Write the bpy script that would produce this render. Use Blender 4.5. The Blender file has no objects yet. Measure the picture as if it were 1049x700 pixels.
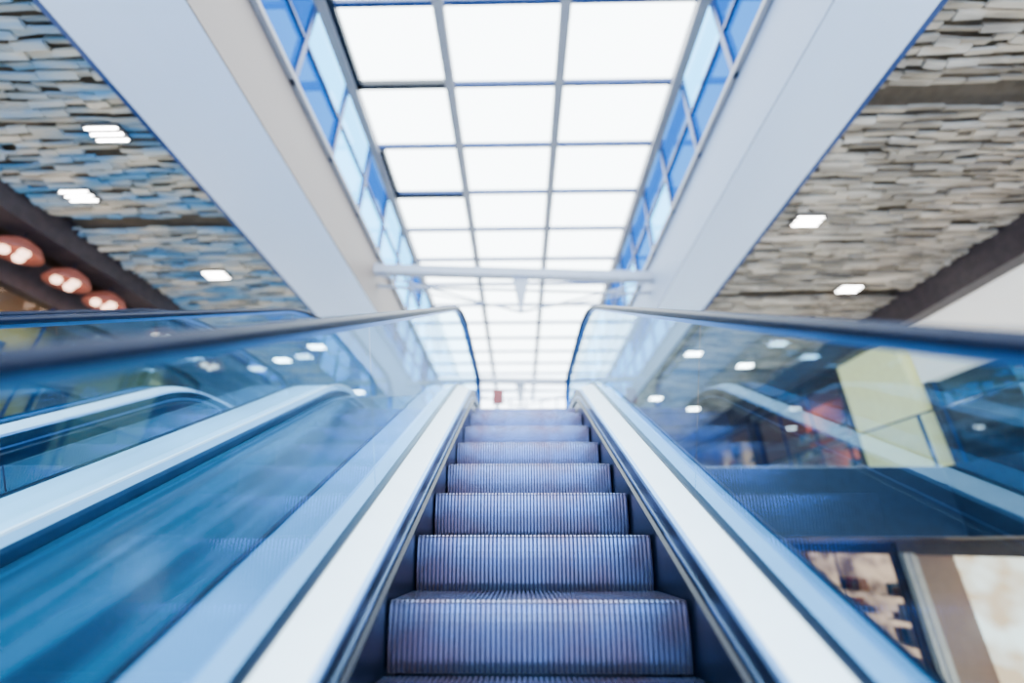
import bpy, math, random
from mathutils import Vector
random.seed(4)
S = bpy.context.scene
COL = S.collection

# ------------------------------------------------------------ materials
def new_mat(name):
    m = bpy.data.materials.new(name); m.use_nodes = True
    nt = m.node_tree; nt.nodes.clear()
    out = nt.nodes.new('ShaderNodeOutputMaterial')
    return m, nt, out

def pbr(name, col, metal=0.0, rough=0.5, var=0.0, vscale=6.0, stretch=(1,1,1), col2=None, emit=None, es=0.0, bump=0.0, spec=0.5):
    m, nt, out = new_mat(name)
    b = nt.nodes.new('ShaderNodeBsdfPrincipled')
    b.inputs['Metallic'].default_value = metal
    b.inputs['Roughness'].default_value = rough
    b.inputs['Specular IOR Level'].default_value = spec
    nt.links.new(b.outputs[0], out.inputs[0])
    tc = nt.nodes.new('ShaderNodeTexCoord'); mp = nt.nodes.new('ShaderNodeMapping')
    mp.inputs['Scale'].default_value = stretch
    nz = nt.nodes.new('ShaderNodeTexNoise'); nz.inputs['Scale'].default_value = vscale
    nz.inputs['Detail'].default_value = 4
    nt.links.new(tc.outputs['Object'], mp.inputs[0]); nt.links.new(mp.outputs[0], nz.inputs['Vector'])
    cr = nt.nodes.new('ShaderNodeValToRGB')
    c2 = col2 if col2 else tuple(max(0, c*(1-var)) for c in col)
    cr.color_ramp.elements[0].position = 0.40; cr.color_ramp.elements[1].position = 0.60
    cr.color_ramp.elements[0].color = (*c2, 1); cr.color_ramp.elements[1].color = (*col, 1)
    nt.links.new(nz.outputs[0], cr.inputs[0]); nt.links.new(cr.outputs[0], b.inputs['Base Color'])
    if bump > 0:
        bp = nt.nodes.new('ShaderNodeBump'); bp.inputs['Strength'].default_value = bump
        bp.inputs['Distance'].default_value = 0.01
        nt.links.new(nz.outputs[0], bp.inputs['Height']); nt.links.new(bp.outputs[0], b.inputs['Normal'])
    if emit:
        b.inputs['Emission Color'].default_value = (*emit, 1)
        b.inputs['Emission Strength'].default_value = es
    return m

def thin_glass(name, tint=(0.8,0.92,1.0), base=0.05, edge=0.6, power=3.5, rough=0.03, gcol=(0.8,0.92,1)):
    m, nt, out = new_mat(name)
    tr = nt.nodes.new('ShaderNodeBsdfTransparent'); tr.inputs[0].default_value = (*tint, 1)
    gl = nt.nodes.new('ShaderNodeBsdfGlossy'); gl.inputs['Roughness'].default_value = rough
    gl.inputs[0].default_value = (*gcol,1)
    lw = nt.nodes.new('ShaderNodeLayerWeight'); lw.inputs[0].default_value = 0.5
    p = nt.nodes.new('ShaderNodeMath'); p.operation = 'POWER'; p.inputs[1].default_value = power
    ma = nt.nodes.new('ShaderNodeMath'); ma.operation = 'MULTIPLY_ADD'
    ma.inputs[1].default_value = edge; ma.inputs[2].default_value = base
    mx = nt.nodes.new('ShaderNodeMixShader')
    nt.links.new(lw.outputs['Facing'], p.inputs[0]); nt.links.new(p.outputs[0], ma.inputs[0])
    nt.links.new(ma.outputs[0], mx.inputs[0]); nt.links.new(tr.outputs[0], mx.inputs[1])
    nt.links.new(gl.outputs[0], mx.inputs[2]); nt.links.new(mx.outputs[0], out.inputs[0])
    return m

def emis_tex(name, ca, cb, strength, scale=1.0, stretch=(1,1,1)):
    m, nt, out = new_mat(name)
    e = nt.nodes.new('ShaderNodeEmission'); e.inputs[1].default_value = strength
    tc = nt.nodes.new('ShaderNodeTexCoord'); mp = nt.nodes.new('ShaderNodeMapping'); mp.inputs['Scale'].default_value = stretch
    nz = nt.nodes.new('ShaderNodeTexNoise'); nz.inputs['Scale'].default_value = scale; nz.inputs['Detail'].default_value = 2
    cr = nt.nodes.new('ShaderNodeValToRGB')
    cr.color_ramp.elements[0].position = 0.38; cr.color_ramp.elements[1].position = 0.62
    cr.color_ramp.elements[0].color = (*ca,1); cr.color_ramp.elements[1].color = (*cb,1)
    nt.links.new(tc.outputs['Object'], mp.inputs[0]); nt.links.new(mp.outputs[0], nz.inputs['Vector'])
    nt.links.new(nz.outputs[0], cr.inputs[0]); nt.links.new(cr.outputs[0], e.inputs[0]); nt.links.new(e.outputs[0], out.inputs[0])
    return m

M_step   = pbr('step_ribbed_aluminium', (0.18,0.24,0.42), 0.9, 0.26, 0.4, 4, (1,1,1), col2=(0.22,0.17,0.25))
M_groove = pbr('step_groove_dark', (0.035,0.045,0.12), 0.6, 0.45, 0.3)
M_skirt  = pbr('skirt_black_steel', (0.006,0.014,0.035), 0.5, 0.3, 0.3)
M_trim   = pbr('trim_steel', (0.30,0.50,0.78), 0.9, 0.3, 0.1)
M_white  = pbr('inner_deck_white', (0.80,0.93,0.99), 0.0, 0.35, 0.03)
M_deck   = pbr('outer_deck_blue_steel', (0.13,0.42,0.76), 0.35, 0.26, 0.3, 0.9)
M_deck2  = pbr('far_deck_blue_steel', (0.32,0.70,0.96), 0.1, 0.3, 0.2, 0.9)
M_divid  = pbr('divider_teal_steel', (0.008,0.045,0.10), 0.6, 0.20, 0.4, 1.2, (4.0,0.35,0.35), col2=(0.02,0.15,0.29))
M_rail   = pbr('handrail_navy_rubber', (0.001,0.006,0.024), 0.0, 0.42, 0.2, spec=0.10)
M_guide  = pbr('handrail_guide_alu', (0.05,0.22,0.55), 0.9, 0.3, 0.1)
M_clad   = pbr('truss_cladding', (0.02,0.06,0.12), 0.6, 0.4, 0.2)
M_glass  = thin_glass('balustrade_glass', (0.64,0.83,0.94), 0.09, 0.66, 2.6, gcol=(0.45,0.76,1))
M_roofgl = thin_glass('roof_glass', (0.97,0.99,1.0), 0.02, 0.2, 4)
M_sidegL = thin_glass('clerestory_glass_pale', (0.06,0.36,0.68), 0.05, 0.3, 3, gcol=(0.4,0.7,1))
M_sidegR = thin_glass('clerestory_glass_blue', (0.0008,0.028,0.13), 0.03, 0.2, 3, gcol=(0.12,0.5,1))
M_shopgl = thin_glass('shop_glass', (0.85,0.9,0.92), 0.05, 0.4, 3)
M_beam   = pbr('beam_white_paint', (0.72,0.83,0.99), 0.0, 0.45, 0.05, 0.6, (1,0.2,1))
M_fascia = pbr('fascia_beige_paint', (0.24,0.185,0.155), 0.0, 0.6, 0.08, 0.8, (1,0.2,1))
M_fasciaR= pbr('fascia_grey_paint', (0.28,0.34,0.45), 0.0, 0.6, 0.08, 0.8, (1,0.2,1))
M_bar    = pbr('skylight_bar_grey', (0.32,0.30,0.31), 0.0, 0.5, 0.05)
M_truss  = pbr('truss_white_paint', (0.40,0.41,0.46), 0.0, 0.5, 0.05)
M_xbar   = pbr('skylight_bar_blue', (0.003,0.045,0.19), 0.2, 0.4, 0.2)
M_black  = pbr('vent_frame_black', (0.003,0.008,0.02), 0.2, 0.4, 0.2)
M_plenum = pbr('plenum_brown', (0.12,0.09,0.065), 0.0, 0.9, 0.2)
M_slatR  = pbr('slat_beige', (0.58,0.47,0.35), 0.0, 0.55, 0.3, 2.0, (0.5,3,1), col2=(0.26,0.205,0.15))
M_slatL  = pbr('slat_beige_blue', (0.56,0.46,0.33), 0.0, 0.5, 0.3, 1.3, (0.5,3.0,1), col2=(0.08,0.24,0.38))
M_brown  = pbr('bulkhead_brown', (0.055,0.036,0.036), 0.0, 0.5, 0.3)
M_cream  = pbr('wall_cream_glow', (0.86,0.82,0.72), 0.0, 0.6, 0.06, emit=(1.0,0.93,0.82), es=0.9)  # glow added to a plain cream wall so it looks brightly lit
M_pillar = pbr('pillar_yellow_cream_glow', (0.85,0.78,0.36), 0.0, 0.5, 0.1, emit=(0.95,0.86,0.36), es=0.8)  # pillar is no lamp; emission added to brighten its colour
M_slab   = pbr('slab_dark_blue', (0.010,0.025,0.05), 0.1, 0.4, 0.2)
M_floor  = pbr('floor_polished_stone', (0.62,0.66,0.70), 0.0, 0.2, 0.15, 1.2)
M_lamp   = pbr('downlight_emitter', (1,1,1), emit=(1,0.97,0.92), es=45)
M_house  = pbr('downlight_housing', (0.05,0.05,0.055), 0.3, 0.5)
M_red    = pbr('lantern_red', (0.26,0.07,0.05), 0.0, 0.5, 0.3, emit=(0.9,0.25,0.14), es=0.14)
M_glow   = pbr('lantern_glow', (1,0.8,0.7), emit=(1,0.58,0.38), es=5)
M_sign   = pbr('sign_red', (0.30,0.05,0.05), 0, 0.5, 0.2)
M_endw   = pbr('end_wall_grey', (0.32,0.30,0.33), 0, 0.6, 0.2)
M_intl   = pbr('shop_interior_light', (0.62,0.54,0.45), 0, 0.6, 0.1)
M_intb   = pbr('shop_interior_warm', (0.30,0.18,0.13), 0, 0.6, 0.1)

# ------------------------------------------------------------ geometry helpers
def obj_from(name, verts, faces, mats, parent=None, midx=None, smooth=False):
    me = bpy.data.meshes.new(name); me.from_pydata([tuple(v) for v in verts], [], faces); me.update()
    if not isinstance(mats, (list, tuple)): mats = [mats]
    for m in mats: me.materials.append(m)
    if midx:
        for p, i in zip(me.polygons, midx): p.material_index = i
    if smooth:
        for p in me.polygons: p.use_smooth = True
    ob = bpy.data.objects.new(name, me); COL.objects.link(ob)
    if parent: ob.parent = parent
    return ob

class MB:
    def __init__(s): s.v=[]; s.f=[]; s.m=[]
    def box(s, x0,x1,y0,y1,z0,z1, mi=0):
        b=len(s.v)
        s.v += [(x0,y0,z0),(x1,y0,z0),(x1,y1,z0),(x0,y1,z0),(x0,y0,z1),(x1,y0,z1),(x1,y1,z1),(x0,y1,z1)]
        for q in ((0,3,2,1),(4,5,6,7),(0,1,5,4),(1,2,6,5),(2,3,7,6),(3,0,4,7)):
            s.f.append(tuple(b+i for i in q)); s.m.append(mi)
    def tube(s, p0, p1, r, n=10, mi=0):
        p0=Vector(p0); p1=Vector(p1); d=(p1-p0).normalized()
        a = d.orthogonal().normalized(); c = d.cross(a); b=len(s.v)
        for p in (p0,p1):
            for i in range(n):
                t=2*math.pi*i/n; s.v.append(tuple(p + a*math.cos(t)*r + c*math.sin(t)*r))
        for i in range(n):
            j=(i+1)%n; s.f.append((b+i,b+j,b+n+j,b+n+i)); s.m.append(mi)
        s.f.append(tuple(b+i for i in reversed(range(n)))); s.m.append(mi)
        s.f.append(tuple(b+n+i for i in range(n))); s.m.append(mi)
    def lathe(s, c, prof, n=20, mi=0):
        b=len(s.v)
        for (r,z) in prof:
            for i in range(n):
                t=2*math.pi*i/n; s.v.append((c[0]+r*math.cos(t), c[1]+r*math.sin(t), c[2]+z))
        for k in range(len(prof)-1):
            for i in range(n):
                j=(i+1)%n; s.f.append((b+k*n+i,b+k*n+j,b+(k+1)*n+j,b+(k+1)*n+i)); s.m.append(mi)
    def make(s, name, mats, parent=None, smooth=False):
        return obj_from(name, s.v, s.f, mats, parent, s.m, smooth)

def box(name, x0,x1,y0,y1,z0,z1, mat, parent=None):
    m=MB(); m.box(x0,x1,y0,y1,z0,z1); return m.make(name, mat, parent)

def empty(name, loc=(0,0,0)):
    e=bpy.data.objects.new(name, None); e.location=loc; COL.objects.link(e); e.empty_display_size=0.2; return e

# ------------------------------------------------------------ escalator path (y,z,ny,nz) of the step-nose line
T30=math.tan(math.radians(30)); ZU=1.40; ZL=-4.0; OFF=-1.28
UY=(ZU-OFF)/T30; LY=(ZL-OFF)/T30; RU=1.2; RL=2.2
TU=RU*math.tan(math.radians(15)); TL=RL*math.tan(math.radians(15))
YEND=6.5; YSTART=-6.8
def build_path():
    P=[]
    y=YSTART
    while y < LY-TL-0.05: P.append((y,ZL,0,1)); y+=0.4
    for i in range(11):
        t=math.radians(3*i); P.append((LY-TL+RL*math.sin(t), ZL+RL-RL*math.cos(t), -math.sin(t), math.cos(t)))
    ya=LY+TL*math.cos(math.radians(30)); yb=UY-TU*math.cos(math.radians(30))
    n=24
    for i in range(1,n):
        y=ya+(yb-ya)*i/n; P.append((y, OFF+T30*y, -0.5, math.cos(math.radians(30))))
    for i in range(13):
        t=math.radians(30-2.5*i); P.append((UY+TU-RU*math.sin(t), ZU-RU+RU*math.cos(t), -math.sin(t), math.cos(t)))
    y=UY+TU+0.3
    while y < YEND-0.1: P.append((y,ZU,0,1)); y+=0.3
    P.append((YEND,ZU,0,1))
    return P
PATH=build_path()
def nose_z(y):
    for a,b in zip(PATH,PATH[1:]):
        if a[0]<=y<=b[0]:
            t=(y-a[0])/(b[0]-a[0]+1e-9); return a[1]+(b[1]-a[1])*t
    return ZU if y>0 else ZL

def sweep(name, sec, mat, parent, samples=PATH, closed=True, smooth=False):
    n=len(sec); V=[]; F=[]
    for (y,z,ny,nz) in samples:
        for (x,h) in sec: V.append((x, y+ny*h, z+nz*h))
    m = n if closed else n-1
    for k in range(len(samples)-1):
        for i in range(m):
            j=(i+1)%n; F.append((k*n+i,k*n+j,(k+1)*n+j,(k+1)*n+i))
    if closed:
        F.append(tuple(range(n-1,-1,-1))); F.append(tuple((len(samples)-1)*n+i for i in range(n)))
    return obj_from(name,V,F,mat,parent,smooth=smooth)

# rail path with newel half circles
HR=1.035; RN=0.42
RAIL=[]
ys,zs=PATH[0][0],PATH[0][1]
for i in range(12,0,-1):
    f=math.radians(15*i); RAIL.append((ys-RN*math.sin(f), zs+HR-RN+RN*math.cos(f), -math.sin(f), math.cos(f)))
RAIL += [(y+ny*HR, z+nz*HR, ny, nz) for (y,z,ny,nz) in PATH]
for i in range(1,13):
    f=math.radians(15*i); RAIL.append((YEND+RN*math.sin(f), ZU+HR-RN+RN*math.cos(f), math.sin(f), math.cos(f)))

# ribbed step mesh
W=1.11
def step_mesh():
    prof=[]
    for i in range(9):               # riser, gently bowed, bottom to nose
        t=i/8; prof.append((0.045*(1-t)**1.6+0.006, -0.235+0.222*t, -1.0, 0.0))
    prof.append((0.004,-0.006,-0.8,0.6)); prof.append((0.010,0.0,-0.4,0.9)); prof.append((0.02,0.0,0,1)); prof.append((0.40,0.0,0,1))
    N=58; p=(W-0.012)/N; xs=[]
    for k in range(N):
        x0=-W/2+0.006+k*p
        xs += [(x0,0),(x0+p*0.50,0),(x0+p*0.60,1),(x0+p*0.90,1)]
    xs.append((W/2-0.006,0))
    V=[];F=[];MI=[];n=len(xs)
    for (y,z,ny,nz) in prof:
        for (x,g) in xs:
            d=0.012*g; V.append((x,y-ny*d,z-nz*d))
    for k in range(len(prof)-1):
        for i in range(n-1):
            F.append((k*n+i,k*n+i+1,(k+1)*n+i+1,(k+1)*n+i)); MI.append(1 if i%4==2 else 0)
    # sides
    b=len(V)
    for sx in (-1,1):
        b=len(V); x=sx*(W/2-0.006)
        for (y,z,_,_) in prof: V.append((x,y,z))
        V.append((x,0.40,-0.235)); F.append(tuple(range(b,b+len(prof)+1))); MI.append(1)
    me=bpy.data.meshes.new('step'); me.from_pydata(V,[],F); me.update(); me.materials.append(M_step); me.materials.append(M_groove)
    for p2,i in zip(me.polygons,MI): p2.material_index=i
    return me
STEP=step_mesh()

def escalator(cx, outL, outR):
    E=empty('escalator',(0,0,0))
    i=0
    for k in range(-17,10):
        y=1.90+0.4*k
        if y<-6.2 or y>5.3: continue
        i+=1
        o=bpy.data.objects.new('step_%d'%i, STEP); COL.objects.link(o); o.parent=E
        o.location=(cx,y,nose_z(y))
    # comb plate and landing
    m=MB(); m.box(cx-0.555,cx+0.555,5.46,YEND+0.5,ZU-0.06,ZU+0.004)
    for k in range(56):
        x=cx-0.55+k*0.0197; m.box(x,x+0.008,5.36,5.47,ZU-0.01,ZU+0.008)
    m.make('comb_plate',M_trim,E)
    for s,out in ((-1,outL),(1,outR)):
        X=lambda a: cx+s*a
        def SW(nm,sec,mat,**k):
            sec=[(X(a),h) for a,h in sec]
            if s<0: sec=sec[::-1]
            return sweep(nm,sec,mat,E,**k)
        SW('skirt_panel',[(0.560,-0.35),(0.575,-0.35),(0.575,0.185),(0.560,0.185)],M_skirt)
        SW('skirt_brush',[(0.545,0.055),(0.560,0.05),(0.560,0.075),(0.545,0.066)],M_black)
        SW('skirt_trim',[(0.556,0.10),(0.5605,0.10),(0.5605,0.112),(0.556,0.112)],M_trim)
        SW('deck_edge_trim',[(0.553,0.186),(0.572,0.186),(0.577,0.200),(0.558,0.199)],M_trim)
        SW('inner_deck',[(0.575,0.17),(0.700,0.20),(0.697,0.240),(0.577,0.201)],M_white)
        SW('glass_gasket',[(0.698,0.20),(0.732,0.20),(0.732,0.250),(0.698,0.250)],M_skirt)
        SW('outer_deck',[(0.732,0.20),(out,0.20),(out,0.243),(0.732,0.243)],M_deck2 if out>1.1 else M_deck)
        SW('outer_trim',[(out-0.014,0.2435),(out,0.2435),(out,0.256),(out-0.014,0.256)],M_white if out>1.1 else M_skirt)
        # handrail: fat rounded C section
        sec=[]
        for a in range(0,181,20):
            t=math.radians(a); sec.append((0.716+0.042*math.cos(t), 0.002+0.020*math.sin(t)))
        sec += [(0.716-0.040,-0.014),(0.716-0.022,-0.018),(0.716+0.022,-0.018),(0.716+0.040,-0.014)]
        SW('handrail',sec,M_rail,samples=RAIL,smooth=True)
        SW('handrail_guide',[(0.700,-0.036),(0.732,-0.036),(0.732,-0.0185),(0.700,-0.0185)],M_guide,samples=RAIL)
        # glass panels
        V=[];F=[]
        hs=(0.245,HR-0.036)
        def quad_strip(sam):
            b=len(V)
            for (y,z,ny,nz) in sam:
                for h in hs: V.append((X(0.715),y+ny*h,z+nz*h))
            for k in range(len(sam)-1): F.append((b+2*k,b+2*k+1,b+2*k+3,b+2*k+2))
        step=4; k=0
        while k < len(PATH)-1:
            e=min(k+step,len(PATH)-1); seg=list(PATH[k:e+1])
            a,b2=seg[-2],seg[-1]; L=math.hypot(b2[0]-a[0],b2[1]-a[1]); t=1-0.008/L
            seg[-1]=tuple(a[q]+(b2[q]-a[q])*t for q in range(4))
            quad_strip(seg); k=e
        for (yy,zz,sg) in ((YEND,ZU,1),(YSTART,ZL,-1)):
            b=len(V); V.append((X(0.715),yy,zz+HR-RN))
            for i2 in range(13):
                f=math.radians(15*i2); V.append((X(0.715),yy+sg*0.385*math.sin(f),zz+HR-RN+0.385*math.cos(f)))
            for i2 in range(12): F.append((b,b+1+i2,b+2+i2))
        obj_from('glass_panels',V,F,M_glass,E)
    # truss cladding
    a,b3=cx-outL,cx+outR
    sweep('truss_cladding',[(a+0.004,0.20),(a+0.004,-0.95),(b3-0.004,-0.95),(b3-0.004,0.20)],M_clad,E,closed=False)
    return E

escalator(0.066,1.010,0.875)
escalator(-3.055,0.875,1.115)
# sloping steel divider between the two escalators
dv=empty('escalator_divider')
sweep('divider_panel',[(-1.936,0.09),(-1.936,0.13),(-0.948,0.13),(-0.948,0.09)],M_divid,dv)

# ------------------------------------------------------------ roof / skylight
Y0,Y1=-5.0,27.0
XL,XR=-3.45,3.32
ZS=8.5
box('ceiling_beam_left', -5.0,XL-0.02,Y0,Y1,5.2,6.4,M_beam)
box('ceiling_beam_right', XR+0.02,4.45,Y0,Y1,5.2,6.4,M_beam)
box('trim_1', XL-0.02,XL,Y0,Y1,5.2,6.42,M_fascia)
box('trim_2', XR,XR+0.02,Y0,Y1,5.2,6.42,M_fasciaR)
box('trim_3', -5.10,-5.003,Y0,Y1,5.22,5.75,M_xbar)
box('trim_4', 4.453,4.55,Y0,Y1,5.22,5.75,M_xbar)
sk=empty('skylight')
m=MB()
for x in (-3.30,-1.33,0.84,3.16): m.box(x-0.09,x+0.09,Y0,Y1,ZS-0.22,ZS)
m.make('long_bars',M_bar,sk)
m=MB(); y=5.95-1.5*7
ybars=[]
while y<Y1: ybars.append(y); y+=1.5
for y in ybars: m.box(XL,XR,y-0.045,y+0.045,ZS-0.12,ZS-0.02)
m.make('cross_bars',M_xbar,sk)
# opened smoke vents: dark frame edges
m=MB()
for (y0,y1) in ((3.2,5.98),(7.55,9.07)):
    m.box(-3.22,-3.10,y0,y1,ZS-0.16,ZS-0.02)
    m.box(-3.22,-1.41,y1-0.12,y1,ZS-0.16,ZS-0.02)
m.make('vent_frames',M_black,sk)
V=[(XL,Y0,ZS),(XR,Y0,ZS),(XR,Y1,ZS),(XL,Y1,ZS)]
obj_from('roof_panes',V,[(0,1,2,3)],M_roofgl,sk)
m=MB(); m2=MB()
for x,s in ((XL,1),(XR,-1)):
    for y in ybars: m.box(min(x,x+s*0.07),max(x,x+s*0.07),y-0.05,y+0.05,6.42,ZS)
    m.box(min(x,x+s*0.06),max(x,x+s*0.06),Y0,Y1,7.40,7.46)
    m2.box(min(x,x+s*0.09),max(x,x+s*0.09),Y0,Y1,6.42,6.50)
m.make('side_mullions',M_xbar,sk); m2.make('side_sills',M_bar,sk)
def side_panes(name,x,pblue):
    V=[];F=[];MI=[]
    ed=[Y0]+[y for y in ybars if y>Y0]+[Y1]
    for a,b in zip(ed,ed[1:]):
        for (z0,z1) in ((6.4,7.43),(7.43,ZS)):
            k=len(V); V += [(x,a,z0),(x,b,z0),(x,b,z1),(x,a,z1)]; F.append((k,k+1,k+2,k+3)); MI.append(1 if random.random()<pblue else 0)
    obj_from(name,V,F,[M_sidegL,M_sidegR],sk,MI)
side_panes('side_glass_west',XL,0.3)
side_panes('side_glass_east',XR,0.65)

def truss(y,sk2=0.22):
    e=MB(); zc=6.05
    ya,yb=y-sk2,y+sk2
    b=len(e.v)
    for zz in (zc-0.10,zc+0.12):
        e.v += [(XL,ya-0.11,zz),(XR,yb-0.11,zz),(XR,yb+0.11,zz),(XL,ya+0.11,zz)]
    for q in ((0,3,2,1),(4,5,6,7),(0,1,5,4),(1,2,6,5),(2,3,7,6),(3,0,4,7)): e.f.append(tuple(b+i for i in q)); e.m.append(0)
    e.tube((XL,ya+0.35,zc-0.25),(XR,yb+0.35,zc-0.25),0.035)
    nx=0.06; nz=4.98
    e.tube((XL,ya,zc-0.1),(nx,y,nz),0.024); e.tube((nx,y,nz),(XR,yb,zc-0.1),0.024)
    e.tube((XL,ya+0.3,zc-0.2),(nx,y,nz+0.04),0.018); e.tube((nx,y,nz+0.04),(XR,yb+0.3,zc-0.2),0.018)
    b=len(e.v)
    for yy in (y-0.03,y+0.03):
        e.v += [(nx-0.2,yy,zc-0.1),(nx+0.2,yy,zc-0.1),(nx+0.03,yy,nz),(nx-0.03,yy,nz)]
    for q in ((0,1,2,3),(7,6,5,4),(0,3,7,4),(1,5,6,2),(3,2,6,7)): e.f.append(tuple(b+i for i in q)); e.m.append(0)
    e.make('roof_truss',M_truss)
truss(9.2); truss(17.0)

box('ceiling', -14,XL-0.1,Y0,Y1,6.42,6.6,M_plenum)
box('ceiling.001', XR+0.1,14,Y0,Y1,6.42,6.6,M_plenum)
box('ceiling.002', -9.2,-5.11,Y0,Y1,5.55,5.6,M_plenum)
box('ceiling.003', 4.56,9.2,Y0,Y1,5.55,5.6,M_plenum)

# baffle slat ceilings
def slats(name,x0,x1,mat,gaps):
    m=MB(); y=Y0+0.1; P=0.13
    while y<Y1-0.2:
        if not any(abs(y-g)<0.13 for g in gaps):
            x=x0-random.random()*0.5
            while x<x1:
                L=random.uniform(0.2,0.6); a=max(x,x0); b=min(x+L-0.01,x1)
                if b-a>0.05:
                    z=5.35+random.uniform(-0.025,0.03); h=0.05
                    dy=random.uniform(-0.025,0.025); w=random.uniform(0.06,0.10)
                    tz=random.uniform(-0.03,0.045)
                    bb=len(m.v); t1=random.uniform(-0.03,0.03)
                    for (xx,tt) in ((a,0),(b,t1)):
                        m.v += [(xx,y+dy+tt,z),(xx,y+dy+tt+w,z+tz),(xx,y+dy+tt+w,z+h+tz),(xx,y+dy+tt,z+h)]
                    for q in ((0,1,2,3),(4,7,6,5),(0,4,5,1),(1,5,6,2),(2,6,7,3),(3,7,4,0)): m.f.append(tuple(bb+i for i in q)); m.m.append(0)
                x+=L
        y+=P
    m.make(name,mat)
slats('slatted_ceiling',-8.3,-5.12,M_slatL,[1.5,6.4,11.3,16.2,21])
slats('slatted_ceiling.001',4.57,8.97,M_slatR,[-1,4.05,9.1,14.2,19.3,24])

def downlight(x,y,n=3):
    m=MB()
    m.box(x-0.26,x+0.26,y-0.14,y+0.14,5.300,5.345,0)
    for k in range(n):
        yy=y-0.10+0.10*k
        m.tube((x-0.22,yy,5.290),(x+0.22,yy,5.290),0.014,10,1)
    m.make('ceiling_downlight',[M_house,M_lamp])
for (x,y) in [(5.2,6.44),(7.5,8.8),(5.3,12.5),(7.3,13.5),(5.4,17),(7.4,18.5),(-5.8,4.4),(-7.3,5.6),(-6.5,8.0),(-5.9,11.8),(-7.4,12.8),(-6.1,16),(-7.3,18),(5.6,22),(-6,22)]:
    downlight(x,y)

# fill spots with invented housings along the gallery edge, added to brighten ceilings and beams
def added_uplight(x,y,tx,power):
    E=empty('added_fill_uplight')
    m=MB(); m.box(x-0.06,x+0.06,y-0.25,y+0.25,1.402,1.46); m.make('added_fill_housing',M_house,E)
    ld=bpy.data.lights.new('added_fill_spot','SPOT'); ld.energy=power; ld.color=(1.0,0.92,0.82)
    ld.spot_size=math.radians(125); ld.spot_blend=0.8; ld.shadow_soft_size=0.12
    lo=bpy.data.objects.new('added_fill_spot',ld); COL.objects.link(lo); lo.parent=E
    lo.location=(x,y,1.60)
    d=Vector((tx-x,0,5.3-1.6)); lo.rotation_euler=d.to_track_quat('-Z','Y').to_euler()
for y in (-3,1,5,9,13,18,23):
    added_uplight(8.7,y,5.2,330); added_uplight(-8.5,y,-5.5,330)

# ------------------------------------------------------------ galleries, floors, walls
box('floor', -16,16,-12,Y1,-4.3,-4.2,M_floor)
m=MB(); m.box(8.2,14,Y0,Y1,0.15,1.40); m.box(-14,-8.0,Y0,Y1,0.15,1.40); m.box(-8.0,8.2,9.0,Y1,0.15,1.40); m.box(-4.0,0.98,7.05,9.0,0.5,1.40)
m.make('upper_floor_slab',M_slab)
box('upper_floor_tiles', -8.0,8.2,9.0,Y1,1.401,1.41,M_floor)
box('wall_right', 13.0,13.1,Y0,Y1,-4.2,6.4,M_brown)
box('wall_left', -13.1,-13.0,Y0,Y1,-4.2,6.4,M_brown)
box('bulkhead_right', 9.0,9.35,Y0,Y1,4.74,5.54,M_brown)
box('bulkhead_left', -8.9,-8.35,Y0,Y1,5.0,5.54,M_brown)
def guard(x,name):
    E=empty(name)
    obj_from('glass',[(x,Y0,1.45),(x,Y1,1.45),(x,Y1,2.45),(x,Y0,2.45)],[(0,1,2,3)],M_shopgl,E)
    m=MB(); m.tube((x,Y0,2.48),(x,Y1,2.48),0.022); m.make('rail',M_clad,E)
    m=MB(); y=Y0+1
    while y<Y1: m.box(x-0.02,x+0.02,y-0.03,y+0.03,1.401,2.46); y+=2.2
    m.make('posts',M_clad,E)
guard(8.3,'gallery_guard_rail'); guard(-8.1,'gallery_guard_rail')

# red notice stand at the top landing
st=empty('notice_stand')
m=MB(); m.lathe((-0.36,7.35,1.405),[(0.001,0.03),(0.15,0.03),(0.16,0.0)],20); m.tube((-0.36,7.35,1.42),(-0.36,7.35,2.30),0.02); m.make('post',M_clad,st)
m=MB(); m.box(-0.45,-0.27,7.33,7.36,2.20,2.46); m.make('panel',M_sign,st)

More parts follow.
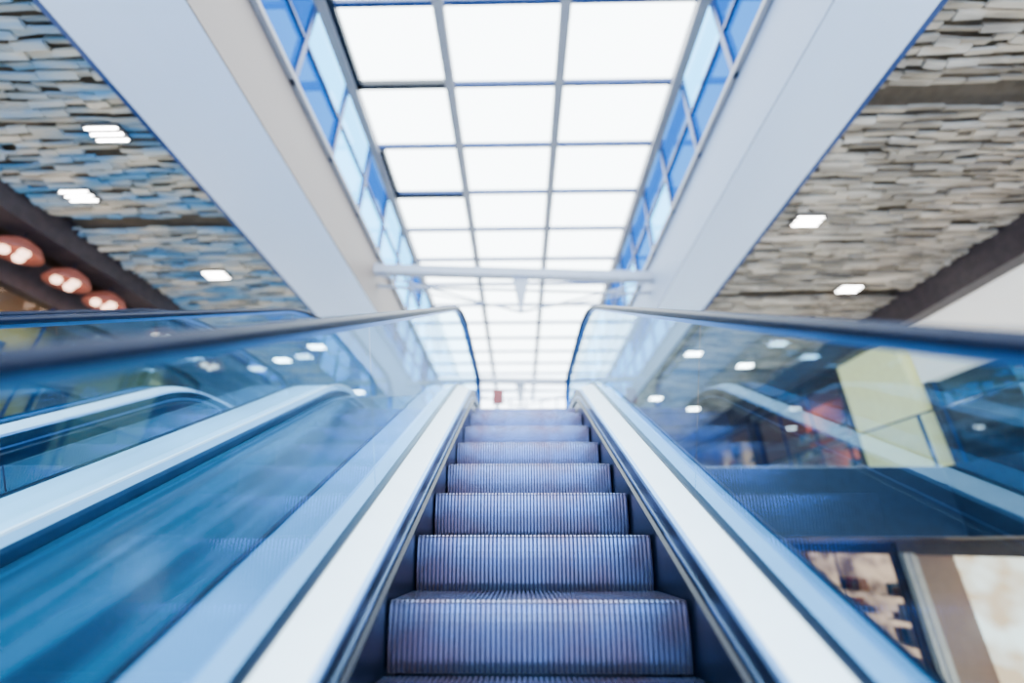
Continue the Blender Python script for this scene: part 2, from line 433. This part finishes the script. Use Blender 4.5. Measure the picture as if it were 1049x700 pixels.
merch=[pbr('merch_%d'%i,c,0,0.6,0.2) for i,c in enumerate([(0.6,0.35,0.25),(0.12,0.3,0.45),(0.8,0.72,0.6),(0.55,0.08,0.06),(0.05,0.07,0.1),(0.7,0.5,0.12)])]
def shop(s,xf,y0,y1,z0,z1,fasc,ca,cb,st,depth=2.2,fh=0.7,shelves=True,pier=None,inner=None,nm=None,sc=0.7):
    E=empty('shopfront')
    X=lambda a: xf+s*a
    def B(m,a,b,*r,mi=0):
        x0,x1=sorted((X(a),X(b))); m.box(x0,x1,*r,mi)
    m=MB(); B(m,0,0.25,y0,y1,z1-fh,z1); m.make('fascia',fasc,E)
    m=MB(); B(m,0.0,0.3,y0,y0+0.15,z0,z1-fh); B(m,0.0,0.3,y1-0.15,y1,z0,z1-fh); m.make('piers',pier or M_brown,E)
    m=MB(); n=nm or max(2,int((y1-y0)/1.8))
    for k in range(n+1):
        y=y0+0.15+(y1-y0-0.3)*k/n; B(m,0.1,0.14,y-0.02,y+0.02,z0,z1-fh)
    B(m,0.08,0.18,y0+0.15,y1-0.15,z0,z0+0.12); m.make('mullions',M_bar if pier else M_xbar,E)
    xg=X(0.13); obj_from('glass',[(xg,y0+0.15,z0),(xg,y1-0.15,z0),(xg,y1-0.15,z1-fh),(xg,y0+0.15,z1-fh)],[(0,1,2,3)],M_shopgl,E)
    xb=X(depth)
    obj_from('glowing_back_wall',[(xb,y0,z0),(xb,y1,z0),(xb,y1,z1),(xb,y0,z1)],[(0,1,2,3)],emis_tex('shop_backwall_glow',ca,cb,st,sc,(1,0.6,1)),E)  # emissive wall: shop lighting is put into its blotchy colour
    m=MB(); B(m,0.3,depth,y0-0.02,y0+0.02,z0,z1); B(m,0.3,depth,y1-0.02,y1+0.02,z0,z1); B(m,0.25,depth,y0,y1,z1-0.3,z1-0.25); m.make('interior_walls',inner or M_brown,E)
    if not shelves: return
    m=MB(); y=y0+0.6
    while y<y1-1.2:
        w=random.uniform(0.8,1.4)
        for q in range(5):
            z=z0+0.35+q*0.62
            if z>z1-1.0: break
            B(m,depth-0.6,depth-0.1,y,y+w,z,z+0.04,mi=2)
            yy=y+0.05
            while yy<y+w-0.2:
                ww=random.uniform(0.1,0.25); B(m,depth-0.5,depth-0.2,yy,yy+ww,z+0.04,z+0.04+random.uniform(0.15,0.42),mi=random.randrange(6)); yy+=ww+0.05
        y+=w+random.uniform(0.4,1.2)
    m.make('display_shelves',merch,E)

white=(1.0,0.95,0.86); warm=(1.0,0.60,0.34); teal=(0.02,0.10,0.16); dark=(0.01,0.02,0.03); tan=(0.45,0.25,0.14)
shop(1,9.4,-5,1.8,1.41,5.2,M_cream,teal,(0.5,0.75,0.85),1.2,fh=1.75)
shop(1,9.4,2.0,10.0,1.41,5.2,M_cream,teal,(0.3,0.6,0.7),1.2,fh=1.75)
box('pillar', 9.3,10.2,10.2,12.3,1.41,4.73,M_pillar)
shop(1,9.4,12.5,18,1.41,5.2,M_brown,dark,(0.7,0.13,0.07),1.8,inner=M_intb)
shop(1,9.4,18.2,26,1.41,5.2,M_brown,dark,warm,1.2,inner=M_intb)
shop(1,9.4,-5,4.8,-4.19,0.1,M_brown,warm,white,3.0,pier=M_cream,inner=M_intl)
shop(1,9.4,5.0,12.4,-4.19,0.1,M_intb,(0.70,0.42,0.24),(1.0,0.93,0.80),4.5,depth=1.3,fh=0.25,shelves=False,pier=M_intl,inner=M_intb,nm=2,sc=1.3)
shop(1,9.4,12.6,20,-4.19,0.1,M_brown,(0.14,0.07,0.055),(1.0,0.55,0.33),2.6,fh=0.25,inner=M_intb,nm=3,sc=1.4)
shop(1,9.4,20.2,26,-4.19,0.1,M_brown,dark,warm,1.5,inner=M_intb)
shop(-1,-9.2,-5,3.0,1.41,5.0,M_brown,teal,(0.1,0.25,0.35),0.6)
shop(-1,-9.2,3.2,10,1.41,5.0,M_brown,dark,(0.8,0.45,0.12),1.8,inner=M_intb)
shop(-1,-9.2,10.2,18,1.41,5.0,M_brown,teal,(0.7,0.45,0.2),1.8,inner=M_intb)
shop(-1,-9.2,18.2,26,1.41,5.0,M_brown,dark,tan,1.2)
shop(-1,-9.2,-5,8,-4.19,0.1,M_brown,teal,(0.1,0.3,0.4),0.8)
shop(-1,-9.2,8.2,18,-4.19,0.1,M_brown,dark,(0.2,0.4,0.5),0.8)

# cluster pendants: dark red shade with several glowing globes
def lantern(x,y,z):
    E=empty('pendant_lantern')
    m=MB(); m.lathe((x,y,z),[(0.03,0.26),(0.12,0.24),(0.28,0.13),(0.36,-0.02),(0.35,-0.05),(0.26,0.08),(0.05,0.16)],24); m.make('shade',M_red,E,smooth=True)
    m=MB()
    for a,rr in ((0,0.15),(2.1,0.15),(4.2,0.15)):
        r=0.085
        m.lathe((x+rr*math.cos(a),y+rr*math.sin(a),z-0.03),[(0.001,-r),(r*0.7,-r*0.7),(r,0),(r*0.7,r*0.7),(0.001,r)],16)
    m.make('bulbs',M_glow,E,smooth=True)
    m=MB(); m.tube((x,y,z+0.22),(x,y,4.995),0.012); m.make('cord',M_black,E)
for y in (4.6,6.15,7.1,7.95,9.6,11.4): lantern(-8.60,y,4.58)

m=MB(); m.box(-14,14,27.0,27.2,-4.2,6.6); m.make('wall_back',M_endw)
m=MB()
for k in range(8):
    x=XL+(XR-XL)*k/7; m.box(x-0.04,x+0.04,27.0,27.1,6.6,ZS)
m.box(XL,XR,27.0,27.1,7.5,7.57); m.make('window_1',M_xbar)
w=MB(); w.box(-1.9,2.0,26.8,26.99,5.9,6.4); w.make('shop_sign',M_sign)

# ------------------------------------------------------------ world
wd=bpy.data.worlds.new('World'); S.world=wd; wd.use_nodes=True
nt=wd.node_tree; nt.nodes.clear()
o=nt.nodes.new('ShaderNodeOutputWorld'); bg=nt.nodes.new('ShaderNodeBackground')
tc=nt.nodes.new('ShaderNodeTexCoord'); sp=nt.nodes.new('ShaderNodeSeparateXYZ'); cr=nt.nodes.new('ShaderNodeValToRGB')
mr=nt.nodes.new('ShaderNodeMapRange'); mr.inputs[1].default_value=-0.3; mr.inputs[2].default_value=1.0
cr.color_ramp.elements[0].position=0.0; cr.color_ramp.elements[0].color=(0.15,0.36,0.80,1)
cr.color_ramp.elements[1].position=0.55; cr.color_ramp.elements[1].color=(0.88,0.97,1.0,1)
nt.links.new(tc.outputs['Generated'],sp.inputs[0]); nt.links.new(sp.outputs['Z'],mr.inputs[0]); nt.links.new(mr.outputs[0],cr.inputs[0])
nt.links.new(cr.outputs[0],bg.inputs[0]); bg.inputs[1].default_value=11.5; nt.links.new(bg.outputs[0],o.inputs[0])

# ------------------------------------------------------------ camera
cd=bpy.data.cameras.new('camera'); cam=bpy.data.objects.new('camera',cd); COL.objects.link(cam)
cd.sensor_width=36; cd.lens=36*456/1049; cd.clip_start=0.02
cd.dof.use_dof=True; cd.dof.focus_distance=2.4; cd.dof.aperture_fstop=0.45
cam.location=(0,0,0)
cam.rotation_euler=(math.radians(90+24.7),0,math.radians(0.94))
S.camera=cam
